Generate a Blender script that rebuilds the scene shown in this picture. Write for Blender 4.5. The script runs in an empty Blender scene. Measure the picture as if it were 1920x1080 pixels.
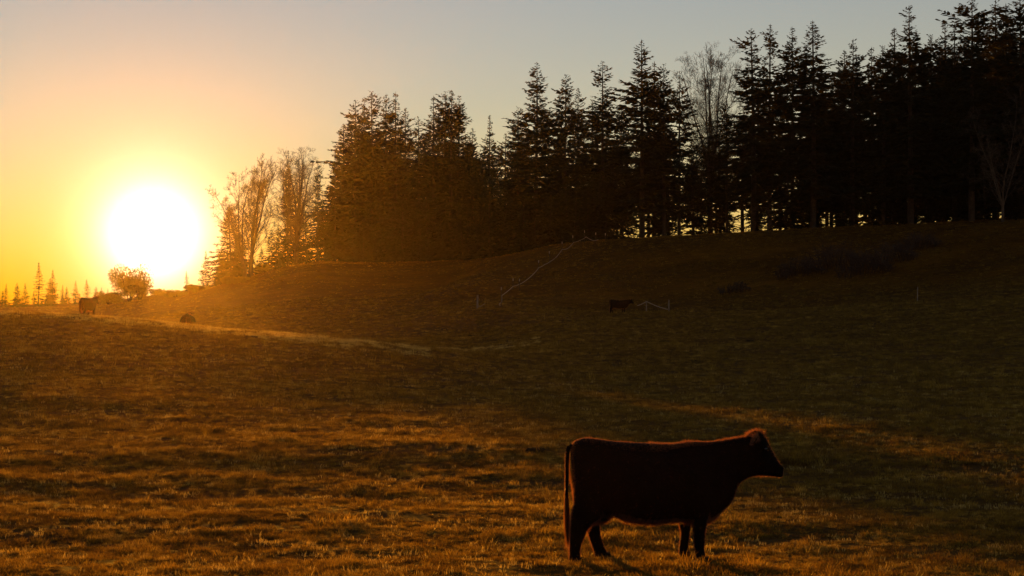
import bpy, bmesh, math, random
import numpy as np
from mathutils import Vector, Matrix

# ------------------------------------------------------------------ camera, sky, sun, exposure
SC = bpy.context.scene
COL = SC.collection
F = 2667.0            # focal length in photo pixels (50 mm on a 36 mm sensor, 1920 wide)
HOR = 575.0           # photo row of the eye level
CZ = 3.05             # eye height above the pasture where the near cow stands
SUN_AZ = math.atan((288 - 960) / F)      # to the left of the view axis (+Y)
SUN_EL = math.atan((HOR - 440) / F * math.cos(SUN_AZ))

cam_d = bpy.data.cameras.new('camera'); cam = bpy.data.objects.new('camera', cam_d); COL.objects.link(cam)
cam_d.sensor_width = 36.0; cam_d.lens = 36.0 * F / 1920.0
cam_d.shift_y = (HOR - 540) / 1920.0
cam_d.clip_start = 0.1; cam_d.clip_end = 3000
cam.location = (0, 0, CZ); cam.rotation_euler = (math.radians(90), 0, 0)
SC.camera = cam

SUN_DIR = Vector((math.sin(SUN_AZ) * math.cos(SUN_EL), math.cos(SUN_AZ) * math.cos(SUN_EL), math.sin(SUN_EL)))
W = bpy.data.worlds.new('World'); SC.world = W; W.use_nodes = True
nt = W.node_tree; nt.nodes.clear()
def N(tree, typ, **kw):
    n = tree.nodes.new(typ)
    for k, v in kw.items(): setattr(n, k, v)
    return n
def M(tree, op, a, b=None, c=None):
    n = tree.nodes.new('ShaderNodeMath'); n.operation = op
    for i, v in enumerate((a, b, c)):
        if v is None: continue
        if isinstance(v, (int, float)): n.inputs[i].default_value = v
        else: tree.links.new(v, n.inputs[i])
    return n.outputs[0]
sky = N(nt, 'ShaderNodeTexSky', sky_type='NISHITA', sun_disc=False)
sky.sun_elevation = SUN_EL; sky.sun_rotation = SUN_AZ
sky.air_density = 1.3; sky.dust_density = 0.0; sky.ozone_density = 1.0; sky.altitude = 100
SKY_STRENGTH = 0.138
bg = N(nt, 'ShaderNodeBackground'); bg.inputs[1].default_value = SKY_STRENGTH
wb = N(nt, 'ShaderNodeMixRGB', blend_type='MULTIPLY'); wb.inputs[0].default_value = 1.0; wb.inputs[2].default_value = (0.96, 0.93, 1.24, 1)
nt.links.new(sky.outputs[0], wb.inputs[1]); nt.links.new(wb.outputs[0], bg.inputs[0])
# the bright aureole of the low sun itself (a function of the angle from the sun only)
tc = N(nt, 'ShaderNodeTexCoord')
dot = N(nt, 'ShaderNodeVectorMath', operation='DOT_PRODUCT'); dot.inputs[1].default_value = SUN_DIR
nrm = N(nt, 'ShaderNodeVectorMath', operation='NORMALIZE')
nt.links.new(tc.outputs['Generated'], nrm.inputs[0]); nt.links.new(nrm.outputs[0], dot.inputs[0])
a2 = M(nt, 'MULTIPLY', M(nt, 'SUBTRACT', 1.0, dot.outputs['Value']), 2.0)          # angle squared
core = M(nt, 'MULTIPLY', M(nt, 'EXPONENT', M(nt, 'MULTIPLY', M(nt, 'SQRT', M(nt, 'MAXIMUM', a2, 0.0)), -1.0 / 0.0155)), 7.5)
halo = M(nt, 'MULTIPLY', M(nt, 'POWER', M(nt, 'ADD', 1.0, M(nt, 'MULTIPLY', a2, 1.0 / 0.040 ** 2)), -2.0), 0.12)
e1 = N(nt, 'ShaderNodeBackground'); e1.inputs[0].default_value = (1, 0.9, 0.66, 1); nt.links.new(core, e1.inputs[1])
e2 = N(nt, 'ShaderNodeBackground'); e2.inputs[0].default_value = (1, 0.74, 0.36, 1); nt.links.new(halo, e2.inputs[1])
ad = N(nt, 'ShaderNodeAddShader'); ad2 = N(nt, 'ShaderNodeAddShader'); wo = N(nt, 'ShaderNodeOutputWorld')
nt.links.new(bg.outputs[0], ad.inputs[0]); nt.links.new(e1.outputs[0], ad.inputs[1])
nt.links.new(ad.outputs[0], ad2.inputs[0]); nt.links.new(e2.outputs[0], ad2.inputs[1])
nt.links.new(ad2.outputs[0], wo.inputs[0])

sl = bpy.data.lights.new('sun', 'SUN'); sun = bpy.data.objects.new('sun', sl); COL.objects.link(sun)
sl.energy = 5.0; sl.angle = math.radians(0.53); sl.color = (1.0, 0.38, 0.02)
sun.rotation_euler = (-SUN_DIR).to_track_quat('-Z', 'Y').to_euler(); sun.location = (0, 0, 60)
HAZE_DENSITY = 0.000062; HAZE_G = 0.87

SC.view_settings.view_transform = 'Standard'; SC.view_settings.look = 'None'
SC.view_settings.exposure = 0.2; SC.view_settings.gamma = 1.0
SC.render.engine = 'CYCLES'
cy = SC.cycles
cy.use_denoising = True
cy.max_bounces = 6; cy.diffuse_bounces = 3; cy.glossy_bounces = 2; cy.transmission_bounces = 3
cy.volume_bounces = 0; cy.transparent_max_bounces = 8
cy.sample_clamp_indirect = 4.0

random.seed(7); rng = np.random.default_rng(7)

# ------------------------------------------------------------------ helpers
def mesh_obj(name, verts, faces, mat=None, parent=None, smooth=False, mats=None, fmat=None):
    me = bpy.data.meshes.new(name)
    if isinstance(verts, np.ndarray):
        verts = verts.reshape(-1, 3)
    me.from_pydata([tuple(v) for v in verts] if not isinstance(verts, list) else verts, [], faces)
    if mat: me.materials.append(mat)
    if smooth: me.polygons.foreach_set('use_smooth', [True] * len(me.polygons))
    me.update()
    o = bpy.data.objects.new(name, me); COL.objects.link(o)
    if parent: o.parent = parent
    return o
def np_mesh(name, V, Q, mat, smooth=True):
    """fast mesh from numpy quads or triangles"""
    me = bpy.data.meshes.new(name); k = Q.shape[1]
    me.vertices.add(len(V)); me.vertices.foreach_set('co', np.asarray(V, np.float32).ravel())
    me.loops.add(Q.size); me.loops.foreach_set('vertex_index', Q.astype(np.int32).ravel())
    me.polygons.add(len(Q)); me.polygons.foreach_set('loop_start', np.arange(0, Q.size, k, dtype=np.int32))
    me.polygons.foreach_set('loop_total', np.full(len(Q), k, np.int32))
    me.polygons.foreach_set('use_smooth', np.full(len(Q), smooth, bool))
    me.update(calc_edges=True)
    if mat: me.materials.append(mat)
    return me
def tag(o, label=None, cat=None, group=None, kind=None):
    if label: o['label'] = label
    if cat: o['category'] = cat
    if group: o['group'] = group
    if kind: o['kind'] = kind
    return o
def empty(name, loc=(0, 0, 0), rz=0.0):
    o = bpy.data.objects.new(name, None); o.empty_display_size = 0.3
    o.location = loc; o.rotation_euler = (0, 0, rz); COL.objects.link(o); return o
def copy_tree(o, parent=None):
    c = o.copy(); COL.objects.link(c); c.parent = parent
    for ch in list(o.children):
        copy_tree(ch, c)
    return c
ONES = ['', 'first', 'second', 'third', 'fourth', 'fifth', 'sixth', 'seventh', 'eighth', 'ninth', 'tenth', 'eleventh',
        'twelfth', 'thirteenth', 'fourteenth', 'fifteenth', 'sixteenth', 'seventeenth', 'eighteenth', 'nineteenth']
def ordinal(n):
    if n < 20: return ONES[n]
    t = {2: 'twent', 3: 'thirt', 4: 'fort', 5: 'fift', 6: 'sixt'}[n // 10]
    return t + 'ieth' if n % 10 == 0 else t + 'y-' + ONES[n % 10]

# value noise
def _hash(ix, iy, s):
    h = (ix.astype(np.int64) * 374761393 + iy.astype(np.int64) * 668265263 + s * 144665) & 0x7fffffff
    h = ((h ^ (h >> 13)) * 1274126177) & 0x7fffffff
    return ((h ^ (h >> 16)) & 0xffff) / 65535.0
def vnoise(x, y, s=0):
    ix = np.floor(x); iy = np.floor(y); fx = x - ix; fy = y - iy
    fx = fx * fx * fx * (fx * (fx * 6 - 15) + 10); fy = fy * fy * fy * (fy * (fy * 6 - 15) + 10)
    ix = ix.astype(np.int64); iy = iy.astype(np.int64)
    a = _hash(ix, iy, s); b = _hash(ix + 1, iy, s); c = _hash(ix, iy + 1, s); d = _hash(ix + 1, iy + 1, s)
    return (a + (b - a) * fx) * (1 - fy) + (c + (d - c) * fx) * fy
def fbm(x, y, s=0, o=4, g=0.5):
    r = 0; amp = 1.0; tot = 0
    for i in range(o):
        r = r + amp * vnoise(x * 2 ** i + 17.3 * i, y * 2 ** i - 9.1 * i, s + i); tot += amp; amp *= g
    return r / tot

# ------------------------------------------------------------------ materials
def new_mat(name):
    m = bpy.data.materials.new(name); m.use_nodes = True; m.node_tree.nodes.clear(); return m, m.node_tree
def ramp(t, fac, stops):
    r = N(t, 'ShaderNodeValToRGB'); els = r.color_ramp.elements
    while len(els) < len(stops): els.new(0.5)
    for e, (p, c) in zip(els, stops): e.position = p; e.color = (*c, 1)
    t.links.new(fac, r.inputs[0]); return r.outputs[0]
def noise_tex(t, vec, scale, detail=4, rough=0.55):
    n = N(t, 'ShaderNodeTexNoise'); n.inputs['Scale'].default_value = scale
    n.inputs['Detail'].default_value = detail; n.inputs['Roughness'].default_value = rough
    if vec is not None: t.links.new(vec, n.inputs['Vector'])
    return n.outputs[0]
def simple(name, stops, scale=6.0, rough=0.8, translucent=None, tfac=0.4, bump=0.0, spec=0.3, coord='Object'):
    m, t = new_mat(name)
    tcn = N(t, 'ShaderNodeTexCoord'); nz = noise_tex(t, tcn.outputs[coord], scale)
    colr = ramp(t, nz, stops)
    p = N(t, 'ShaderNodeBsdfPrincipled'); t.links.new(colr, p.inputs['Base Color'])
    p.inputs['Roughness'].default_value = rough; p.inputs['Specular IOR Level'].default_value = spec
    if bump:
        b = N(t, 'ShaderNodeBump'); b.inputs['Strength'].default_value = bump; b.inputs['Distance'].default_value = 0.05
        t.links.new(noise_tex(t, tcn.outputs[coord], scale * 3), b.inputs['Height']); t.links.new(b.outputs[0], p.inputs['Normal'])
    out = N(t, 'ShaderNodeOutputMaterial'); sh = p.outputs[0]
    if translucent:
        tr = N(t, 'ShaderNodeBsdfTranslucent'); tr.inputs[0].default_value = (*translucent, 1)
        mx = N(t, 'ShaderNodeMixShader'); mx.inputs[0].default_value = tfac
        t.links.new(sh, mx.inputs[1]); t.links.new(tr.outputs[0], mx.inputs[2]); sh = mx.outputs[0]
    t.links.new(sh, out.inputs[0]); return m

def ground_mat():
    m, t = new_mat('pasture_turf')
    g = N(t, 'ShaderNodeNewGeometry'); pos = g.outputs['Position']
    mp = N(t, 'ShaderNodeMapping'); mp.inputs['Scale'].default_value = (0.45, 1.0, 1.0); t.links.new(pos, mp.inputs[0])
    big = noise_tex(t, mp.outputs[0], 0.16, 5, 0.6); mid = noise_tex(t, mp.outputs[0], 1.3, 5, 0.65); fine = noise_tex(t, pos, 9.0, 4, 0.7)
    f = M(t, 'ADD', M(t, 'MULTIPLY', big, 0.45), M(t, 'ADD', M(t, 'MULTIPLY', mid, 0.3), M(t, 'MULTIPLY', fine, 0.25)))
    c = ramp(t, f, [(0.30, (0.022, 0.0085, 0.0006)), (0.45, (0.066, 0.027, 0.0016)), (0.58, (0.125, 0.053, 0.003)), (0.72, (0.20, 0.090, 0.007))])
    p = N(t, 'ShaderNodeBsdfPrincipled'); t.links.new(c, p.inputs['Base Color'])
    p.inputs['Roughness'].default_value = 0.9; p.inputs['Specular IOR Level'].default_value = 0.04
    b = N(t, 'ShaderNodeBump'); b.inputs['Strength'].default_value = 0.9; b.inputs['Distance'].default_value = 0.12
    h = M(t, 'ADD', M(t, 'MULTIPLY', mid, 0.8), M(t, 'MULTIPLY', noise_tex(t, pos, 5.0, 6, 0.75), 1.0))
    t.links.new(h, b.inputs['Height']); t.links.new(b.outputs[0], p.inputs['Normal'])
    o = N(t, 'ShaderNodeOutputMaterial'); t.links.new(p.outputs[0], o.inputs[0]); return m
def grass_mat():
    m, t = new_mat('grass_blade')
    oi = N(t, 'ShaderNodeObjectInfo'); g = N(t, 'ShaderNodeNewGeometry')
    nz = noise_tex(t, g.outputs['Position'], 0.7, 3); f = M(t, 'ADD', M(t, 'MULTIPLY', nz, 0.6), M(t, 'MULTIPLY', oi.outputs['Random'], 0.42))
    c = ramp(t, f, [(0.3, (0.027, 0.0125, 0.0009)), (0.5, (0.061, 0.029, 0.0018)), (0.66, (0.11, 0.056, 0.0045)), (0.8, (0.27, 0.16, 0.028))])
    p = N(t, 'ShaderNodeBsdfPrincipled'); t.links.new(c, p.inputs['Base Color'])
    p.inputs['Roughness'].default_value = 0.42; p.inputs['Specular IOR Level'].default_value = 0.35
    tr = N(t, 'ShaderNodeBsdfTranslucent')
    t.links.new(ramp(t, f, [(0.3, (0.12, 0.062, 0.004)), (0.5, (0.25, 0.14, 0.008)), (0.66, (0.42, 0.25, 0.02)), (0.8, (0.75, 0.50, 0.08))]), tr.inputs[0])
    mx = N(t, 'ShaderNodeMixShader'); mx.inputs[0].default_value = 0.62
    t.links.new(p.outputs[0], mx.inputs[1]); t.links.new(tr.outputs[0], mx.inputs[2])
    o = N(t, 'ShaderNodeOutputMaterial'); t.links.new(mx.outputs[0], o.inputs[0]); return m

MAT_GROUND = ground_mat(); MAT_GRASS = grass_mat()
MAT_NEEDLE = simple('fir_needles', [(0.3, (0.006, 0.007, 0.002)), (0.7, (0.020, 0.020, 0.006))], 0.8, 0.8, (0.06, 0.045, 0.008), 0.2, spec=0.1)
MAT_BARK = simple('fir_bark', [(0.3, (0.018, 0.012, 0.008)), (0.7, (0.06, 0.04, 0.026))], 3.0, 0.9, bump=0.6)
MAT_TWIG = simple('bare_twigs', [(0.3, (0.03, 0.020, 0.012)), (0.7, (0.085, 0.06, 0.04))], 2.0, 0.85)
MAT_PALETWIG = simple('pale_bare_twigs', [(0.3, (0.04, 0.028, 0.018)), (0.7, (0.085, 0.06, 0.04))], 2.0, 0.85)
MAT_LEAF = simple('broad_leaves', [(0.3, (0.03, 0.028, 0.007)), (0.7, (0.08, 0.065, 0.015))], 1.5, 0.6, (0.25, 0.19, 0.03), 0.45)
MAT_BRAMBLE = simple('bramble_stems', [(0.3, (0.022, 0.012, 0.007)), (0.7, (0.06, 0.033, 0.018))], 2.0, 0.85)
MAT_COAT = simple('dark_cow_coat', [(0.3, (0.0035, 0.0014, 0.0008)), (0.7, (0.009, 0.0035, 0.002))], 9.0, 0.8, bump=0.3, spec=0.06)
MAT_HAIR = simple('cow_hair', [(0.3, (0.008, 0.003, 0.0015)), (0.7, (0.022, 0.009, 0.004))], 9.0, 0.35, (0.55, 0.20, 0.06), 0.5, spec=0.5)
MAT_EYE = simple('cow_eye', [(0.3, (0.005, 0.004, 0.004)), (0.7, (0.01, 0.008, 0.006))], 9.0, 0.12, spec=0.5)
MAT_HOOF = simple('cow_hoof', [(0.3, (0.006, 0.004, 0.003)), (0.7, (0.014, 0.010, 0.007))], 20.0, 0.8, spec=0.05)
MAT_POST = simple('weathered_post', [(0.3, (0.16, 0.12, 0.09)), (0.7, (0.34, 0.27, 0.21))], 8.0, 0.85, bump=0.4)
MAT_DARKPOST = simple('dark_stake', [(0.3, (0.05, 0.035, 0.022)), (0.7, (0.10, 0.075, 0.05))], 8.0, 0.85)
MAT_ROPE = simple('white_fence_tape', [(0.3, (0.32, 0.26, 0.20)), (0.7, (0.48, 0.40, 0.32))], 12.0, 0.6)

# ------------------------------------------------------------------ terrain
NEAR = [(-60, None), (0, None)]
COLS = {   # photo column -> (depth in metres, photo row of the ground there)
 -500: [(25, 896), (35, 790), (50, 699), (70, 624), (80, 598), (90, 584), (98, 584), (108, 588), (130, 602), (160, 608), (200, 594), (235, 576), (250, 574), (262, 573.5), (400, 575)],
 0: [(25, 897), (35, 793), (50, 703), (70, 629), (80, 602), (89, 587), (97, 587), (108, 592), (130, 604), (160, 609), (200, 594), (235, 576), (250, 574), (262, 573.5), (400, 575)],
 165: [(25, 900), (35, 796), (50, 708), (68, 639), (78, 608), (86, 595), (93, 595), (107, 599), (130, 612), (165, 610), (200, 592), (235, 573), (250, 571), (262, 570.5), (400, 575)],
 340: [(25, 902), (35, 799), (50, 715), (64, 657), (73, 625), (81, 611), (88, 611), (100, 615), (125, 625), (150, 612), (180, 587), (230, 551), (260, 547), (300, 552), (400, 570)],
 475: [(25, 903), (35, 803), (48, 730), (60, 676), (68, 640), (76, 623), (83, 624), (95, 632), (118, 632), (140, 608), (150, 599), (160, 594), (175, 575), (205, 533), (225, 519), (245, 520), (300, 530), (400, 550)],
 600: [(25, 903), (35, 805), (48, 736), (58, 689), (66, 650), (73, 633), (80, 635), (92, 645), (115, 638), (145, 604), (175, 562), (200, 515), (220, 488), (235, 487), (260, 496), (300, 512), (400, 545)],
 700: [(25, 903), (35, 806), (48, 739), (58, 697), (65, 660), (72, 644), (79, 647), (90, 655), (110, 644), (145, 600), (170, 573), (180, 556), (200, 516), (222, 491), (240, 493), (300, 515), (400, 545)],
 820: [(25, 903), (35, 807), (50, 735), (60, 698), (67, 670), (74, 656), (80, 658), (92, 663), (110, 643), (128, 606), (138, 588), (146, 584), (155, 572), (164, 548), (172, 545), (182, 545), (195, 522), (212, 488), (230, 490), (300, 515), (400, 545)],
 900: [(25, 903), (35, 807), (50, 737), (62, 701), (70, 679), (77, 667), (84, 666), (95, 663), (112, 633), (125, 602), (135, 583), (143, 581), (152, 568), (162, 535), (170, 517), (178, 518), (190, 503), (203, 483), (220, 486), (300, 515), (400, 540)],
 1000: [(25, 903), (35, 807), (50, 740), (70, 686), (78, 671), (90, 653), (110, 618), (125, 594), (134, 584), (142, 583), (150, 568), (160, 540), (172, 505), (185, 473), (195, 467), (210, 471), (300, 510), (400, 535)],
 1100: [(25, 903), (35, 807), (50, 742), (70, 694), (90, 650), (110, 614), (125, 596), (134, 588), (142, 586), (150, 564), (160, 521), (170, 479), (180, 450), (190, 450), (210, 457), (300, 500), (400, 530)],
 1300: [(25, 903), (35, 807), (50, 744), (70, 694), (90, 648), (110, 608), (125, 592), (133, 586), (142, 581), (150, 559), (160, 505), (168, 460), (175, 440), (185, 441), (205, 449), (300, 495), (400, 530)],
 1600: [(25, 903), (35, 807), (50, 742), (70, 688), (90, 638), (110, 596), (122, 577), (130, 572), (138, 567), (148, 536), (158, 480), (166, 441), (172, 428), (182, 428), (205, 438), (300, 490), (400, 530)],
 1920: [(25, 903), (35, 805), (50, 738), (70, 676), (90, 618), (105, 576), (116, 557), (125, 552), (135, 540), (145, 505), (155, 455), (165, 416), (172, 414), (180, 414), (200, 423), (300, 480), (400, 525)],
 2500: [(25, 903), (35, 803), (50, 730), (70, 655), (90, 588), (105, 548), (116, 533), (125, 523), (135, 508), (145, 465), (155, 418), (165, 393), (172, 391), (200, 402), (300, 470), (400, 520)],
}
def pchip(xk, yk, x):
    xk = np.asarray(xk, float); yk = np.asarray(yk, float); h = np.diff(xk); dl = np.diff(yk) / h
    d = np.zeros_like(yk)
    for i in range(1, len(xk) - 1):
        if dl[i - 1] * dl[i] > 0:
            w1 = 2 * h[i] + h[i - 1]; w2 = h[i] + 2 * h[i - 1]
            d[i] = (w1 + w2) / (w1 / dl[i - 1] + w2 / dl[i])
    d[0] = dl[0]; d[-1] = dl[-1]
    x = np.clip(x, xk[0], xk[-1]); i = np.clip(np.searchsorted(xk, x) - 1, 0, len(h) - 1)
    t = (x - xk[i]) / h[i]; t2 = t * t; t3 = t2 * t
    return (2*t3-3*t2+1)*yk[i] + (t3-2*t2+t)*h[i]*d[i] + (-2*t3+3*t2)*yk[i+1] + (t3-t2)*h[i]*d[i+1]
DG = np.arange(0, 400.01, 0.5)
CU = np.array(sorted(COLS)); UU = (CU - 960) / F
tab = np.zeros((len(CU), len(DG)))
for k, c in enumerate(CU):
    dd = [0, 8, 15.5, 17.3, 21] + [a for a, b in COLS[c]]
    zz = [-1.62, -2.35, -505 / F * 15.5, -470 / F * 17.3, -388 / F * 21] + [-(b - HOR) / F * a for a, b in COLS[c]]
    tab[k] = pchip(dd, zz, DG)
UG = np.linspace(UU[0], UU[-1], 480)
TAB = np.stack([pchip(UU, tab[:, j], UG) for j in range(len(DG))], 1)
def blur(A, axis, sig):
    r = int(sig * 3); k = np.exp(-np.arange(-r, r + 1) ** 2 / (2 * sig * sig)); k /= k.sum()
    pad = [(0, 0), (0, 0)]; pad[axis] = (r, r); B = np.pad(A, pad, mode='edge')
    return np.apply_along_axis(lambda v: np.convolve(v, k, 'valid'), axis, B)
TAB = blur(blur(TAB, 0, 5.0), 1, 3.0)
def tz0(x, d):
    """large form of the land, world z"""
    x = np.asarray(x, float); d = np.asarray(d, float)
    u = np.clip(x / np.maximum(d, 6.0), UG[0], UG[-1] - 1e-6)
    fi = (u - UG[0]) / (UG[1] - UG[0]); i = np.clip(np.floor(fi).astype(int), 0, len(UG) - 2); fu = fi - i
    dj = np.clip(d, 0, 399.9) / 0.5; j = np.floor(dj).astype(int); fd = dj - j
    z = (TAB[i, j] * (1 - fu) + TAB[i + 1, j] * fu) * (1 - fd) + (TAB[i, j + 1] * (1 - fu) + TAB[i + 1, j + 1] * fu) * fd
    return z + CZ
BAND0 = float(fbm(np.array([1.6 * 0.045 + 3]), np.array([16.8 * 0.13]), 3, 3)[0])
def tz(x, d):
    x = np.asarray(x, float); d = np.asarray(d, float); z = tz0(x, d)
    amp = np.clip((d - 6) / 8, 0, 1)
    z = z + amp * (0.34 * (fbm(x * 0.045 + 3, d * 0.13, 3, 3) - BAND0) + 0.06 * (fbm(x * 0.35, d * 0.8, 11, 3) - 0.5)
                   + 0.06 * (fbm(x * 1.6, d * 2.2, 21, 3, 0.6) - 0.5))
    far = np.clip((d - 90) / 60, 0, 1)
    z = z + far * 1.1 * (fbm(x * 0.07, d * 0.09, 41, 4) - 0.5)
    return z
def ground_z(x, d): return float(tz(np.array([x]), np.array([d]))[0])
def px_to_x(px, d): return (px - 960) / F * d
def row_z(py, d): return CZ - (py - HOR) / F * d
def hit_depth(px, py, dmin, dmax=260):
    """first depth beyond dmin where the ground stands at that photo row"""
    ds = np.arange(dmin, dmax, 0.25); z = tz((px - 960) / F * ds, ds); rows = HOR - (z - CZ) / ds * F
    k = np.argmax(rows <= py)
    return float(ds[k])

def build_ground():
    rows = list(np.arange(-16, 6, 1.0))
    d = 6.0
    while d < 261:
        rows.append(d)
        d += max(0.055, 0.0036 * d) if d > 13 else 0.2
        if d > 130: d += 0.25
        if d > 190: d += 0.8
    rows.append(262.0); rows = np.array(rows)
    s_in = np.linspace(-0.40, 0.40, 420); s_out = np.concatenate([-np.geomspace(0.41, 1.1, 24)[::-1], s_in, np.geomspace(0.41, 1.1, 24)])
    S, D = np.meshgrid(s_out, rows)
    X = S * (D + 18.0) * np.where(D > 0, 1, 1)
    Z = tz(X, np.maximum(D, 0))
    V = np.stack([X, D, Z], -1).reshape(-1, 3)
    nr, nc = D.shape; I = np.arange(nr * nc).reshape(nr, nc)
    Q = np.stack([I[:-1, :-1], I[:-1, 1:], I[1:, 1:], I[1:, :-1]], -1).reshape(-1, 4)
    o = bpy.data.objects.new('ground', np_mesh('ground', V, Q, MAT_GROUND)); COL.objects.link(o)
    tag(o, 'rolling brown green grazed pasture rising to a hill below the forest', 'pasture', kind='structure')
build_ground()

# ------------------------------------------------------------------ conifers
def tube(V, Fc, pts, rad, n=6):
    base = len(V); m = len(pts)
    for k in range(m):
        p = Vector(pts[k]); t = (Vector(pts[min(k + 1, m - 1)]) - Vector(pts[max(k - 1, 0)]))
        t = t.normalized() if t.length > 1e-6 else Vector((0, 0, 1))
        a = t.orthogonal().normalized(); b = t.cross(a); r = rad[k]
        for i in range(n):
            w = 2 * math.pi * i / n
            q = p + (a * math.cos(w) + b * math.sin(w)) * r; V.append((q.x, q.y, q.z))
    for k in range(m - 1):
        for i in range(n):
            j = (i + 1) % n
            Fc.append((base + k * n + i, base + k * n + j, base + (k + 1) * n + j, base + (k + 1) * n + i))
    Fc.append(tuple(base + i for i in range(n))[::-1]); Fc.append(tuple(base + (m - 1) * n + i for i in range(n)))

def make_conifer(seed, H=28.0, base=0.05, lmax=5.0, power=0.75, ragged=0.25, dens=1.0, gaps=0.08, leaf=1.0):
    R = random.Random(seed)
    tv, tf = [], []
    bend = [(R.uniform(-.2, .2), R.uniform(-.2, .2)) for _ in range(3)]
    def axis(z):
        t = z / H
        return Vector((bend[0][0] * math.sin(t * 3.1 + bend[2][0] * 9), bend[0][1] * math.sin(t * 2.7 + bend[2][1] * 9), z))
    pts = [axis(H * k / 10) for k in range(11)]; pts[0].z = -0.8
    tube(tv, tf, pts, [0.011 * H * (1 - k / 10) ** 0.85 + 0.02 for k in range(11)], 7)
    cv, cf = [], []
    def spray(p, d, ln, w):
        side = d.cross(Vector((0, 0, 1))); side = side.normalized() if side.length > .01 else Vector((1, 0, 0))
        side = (side + Vector((0, 0, R.uniform(-.9, .9)))).normalized()
        q = p + d * ln; m = p + d * ln * R.uniform(.35, .6)
        i = len(cv)
        for v in (p, m + side * w, q, m - side * w): cv.append((v.x, v.y, v.z))
        cf.append((i, i + 1, i + 2)); cf.append((i, i + 2, i + 3))
    z = base * H + 0.3
    lobe = [R.uniform(0, 6.28) for _ in range(4)]
    sc = H / 28.0 if H < 20 else 1.0
    while z < H - 0.2:
        t = (z - base * H) / (H * (1 - base))
        top = 1 - t
        prof = lmax * (top ** power) * (1 - 0.3 * max(0, .2 - t) / .2)
        prof *= 1 + ragged * math.sin(z * 0.9 + lobe[0]) * 0.4 + ragged * math.sin(z * 0.37 + lobe[1]) * .5
        prof = max(prof, 0.14)
        nb = 4 if top < .10 else R.choice((5, 6, 6, 7))
        a0 = R.uniform(0, 6.28)
        for b in range(nb):
            if R.random() < gaps: continue
            a = a0 + b * 6.283 / nb + R.uniform(-.35, .35)
            L = prof * R.uniform(max(.25, 1 - ragged * 1.5), 1 + ragged * .6) * (1 + .28 * math.sin(2 * a + lobe[2]) * math.sin(z * .55 + lobe[3]))
            if R.random() < 0.22 * ragged: L *= 1.4
            up = 0.75 * (t ** 2) - 0.22 * (1 - t) + R.uniform(-.14, .14)
            d = Vector((math.cos(a), math.sin(a), up)).normalized()
            p0 = axis(z + R.uniform(-.15, .15)); droop = 0.10 * (1 - t)
            n = max(2, int(L / 0.20 * dens))
            tip = p0 + d * L + Vector((0, 0, -droop * L * 0.6))
            i = len(cv); sd = d.cross(Vector((0, 0, 1))).normalized() * (0.012 + 0.010 * L)
            for v in (p0 + sd, p0 - sd, tip): cv.append((v.x, v.y, v.z))
            cf.append((i, i + 1, i + 2))
            hd = Vector((-d.y, d.x, 0))
            for k in range(n):
                s = ((k + R.random()) / n) ** 0.8
                if s < 0.10: continue
                p = p0 + d * (L * s) + Vector((0, 0, -droop * L * s * s * .6))
                sl_ = leaf * (0.38 + 0.75 * (1 - s)) * min(1.0, 0.28 + L / 3.2) * R.uniform(.7, 1.3)
                for sg in (-1, 1):
                    dv = (d * R.uniform(.5, 1.0) + hd * sg * R.uniform(.4, 1.0) + Vector((0, 0, R.uniform(-.65, .2)))).normalized()
                    spray(p, dv, sl_, sl_ * R.uniform(.17, .32))
            spray(p0 + d * L * .8, (d + Vector((0, 0, R.uniform(-.1, .2)))).normalized(), min(.6, .3 * L + .1), .10)
        z += (0.36 + 0.12 * top) * R.uniform(.6, 1.5) * max(.55, sc)
    spray(axis(H - .7), Vector((0.02, 0, 1)), 0.85, 0.07)
    tm = bpy.data.meshes.new('trunk'); tm.from_pydata(tv, [], tf); tm.materials.append(MAT_BARK)
    cm = bpy.data.meshes.new('crown'); cm.from_pydata(cv, [], cf); cm.materials.append(MAT_NEEDLE)
    return tm, cm, H
# kinds: n narrow, b broad, r ragged, o open crown with bare lower trunk, s small and bushy
KIND = {
 'n': [make_conifer(11, 28, .04, 4.2, .72, .38), make_conifer(12, 28, .05, 4.4, .76, .45), make_conifer(13, 28, .04, 4.0, .66, .42)],
 'b': [make_conifer(21, 28, .03, 5.6, .72, .40), make_conifer(22, 28, .04, 6.0, .68, .45), make_conifer(23, 28, .05, 5.3, .62, .42), make_conifer(24, 28, .06, 5.2, .75, .5, 1.0, .14)],
 'r': [make_conifer(31, 28, .10, 5.0, .60, .6, .95, .2), make_conifer(32, 28, .12, 4.7, .55, .65, .95, .24), make_conifer(33, 28, .14, 4.9, .5, .6, .95, .28)],
 'o': [make_conifer(41, 28, .20, 5.2, .66, .48, .9, .2), make_conifer(42, 28, .26, 4.9, .68, .45, .9, .22), make_conifer(43, 28, .16, 5.6, .72, .42, .9, .16)],
 'c': [make_conifer(71, 28, .13, 5.4, .70, .45, 1.0, .12), make_conifer(72, 28, .17, 5.0, .66, .5, 1.0, .14), make_conifer(73, 28, .15, 5.6, .74, .45, .95, .14)],
 's': [make_conifer(51, 12, .02, 3.3, .8, .3, 1.0, .08, .8), make_conifer(52, 12, .03, 3.0, .75, .4, 1.0, .1, .8)],
 't': [make_conifer(61, 10, .02, 2.2, .85, .3, 1.0, .1, .75), make_conifer(62, 10, .02, 1.9, .9, .35, 1.0, .14, .7), make_conifer(63, 10, .02, 2.6, .8, .35, 1.0, .1, .8)],
}
SHAPE = {'c': 'broad', 'n': 'narrow spired', 'b': 'broad dense', 'r': 'ragged', 'o': 'open crowned', 's': 'small bushy', 't': 'small'}
cnt = [0]
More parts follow.
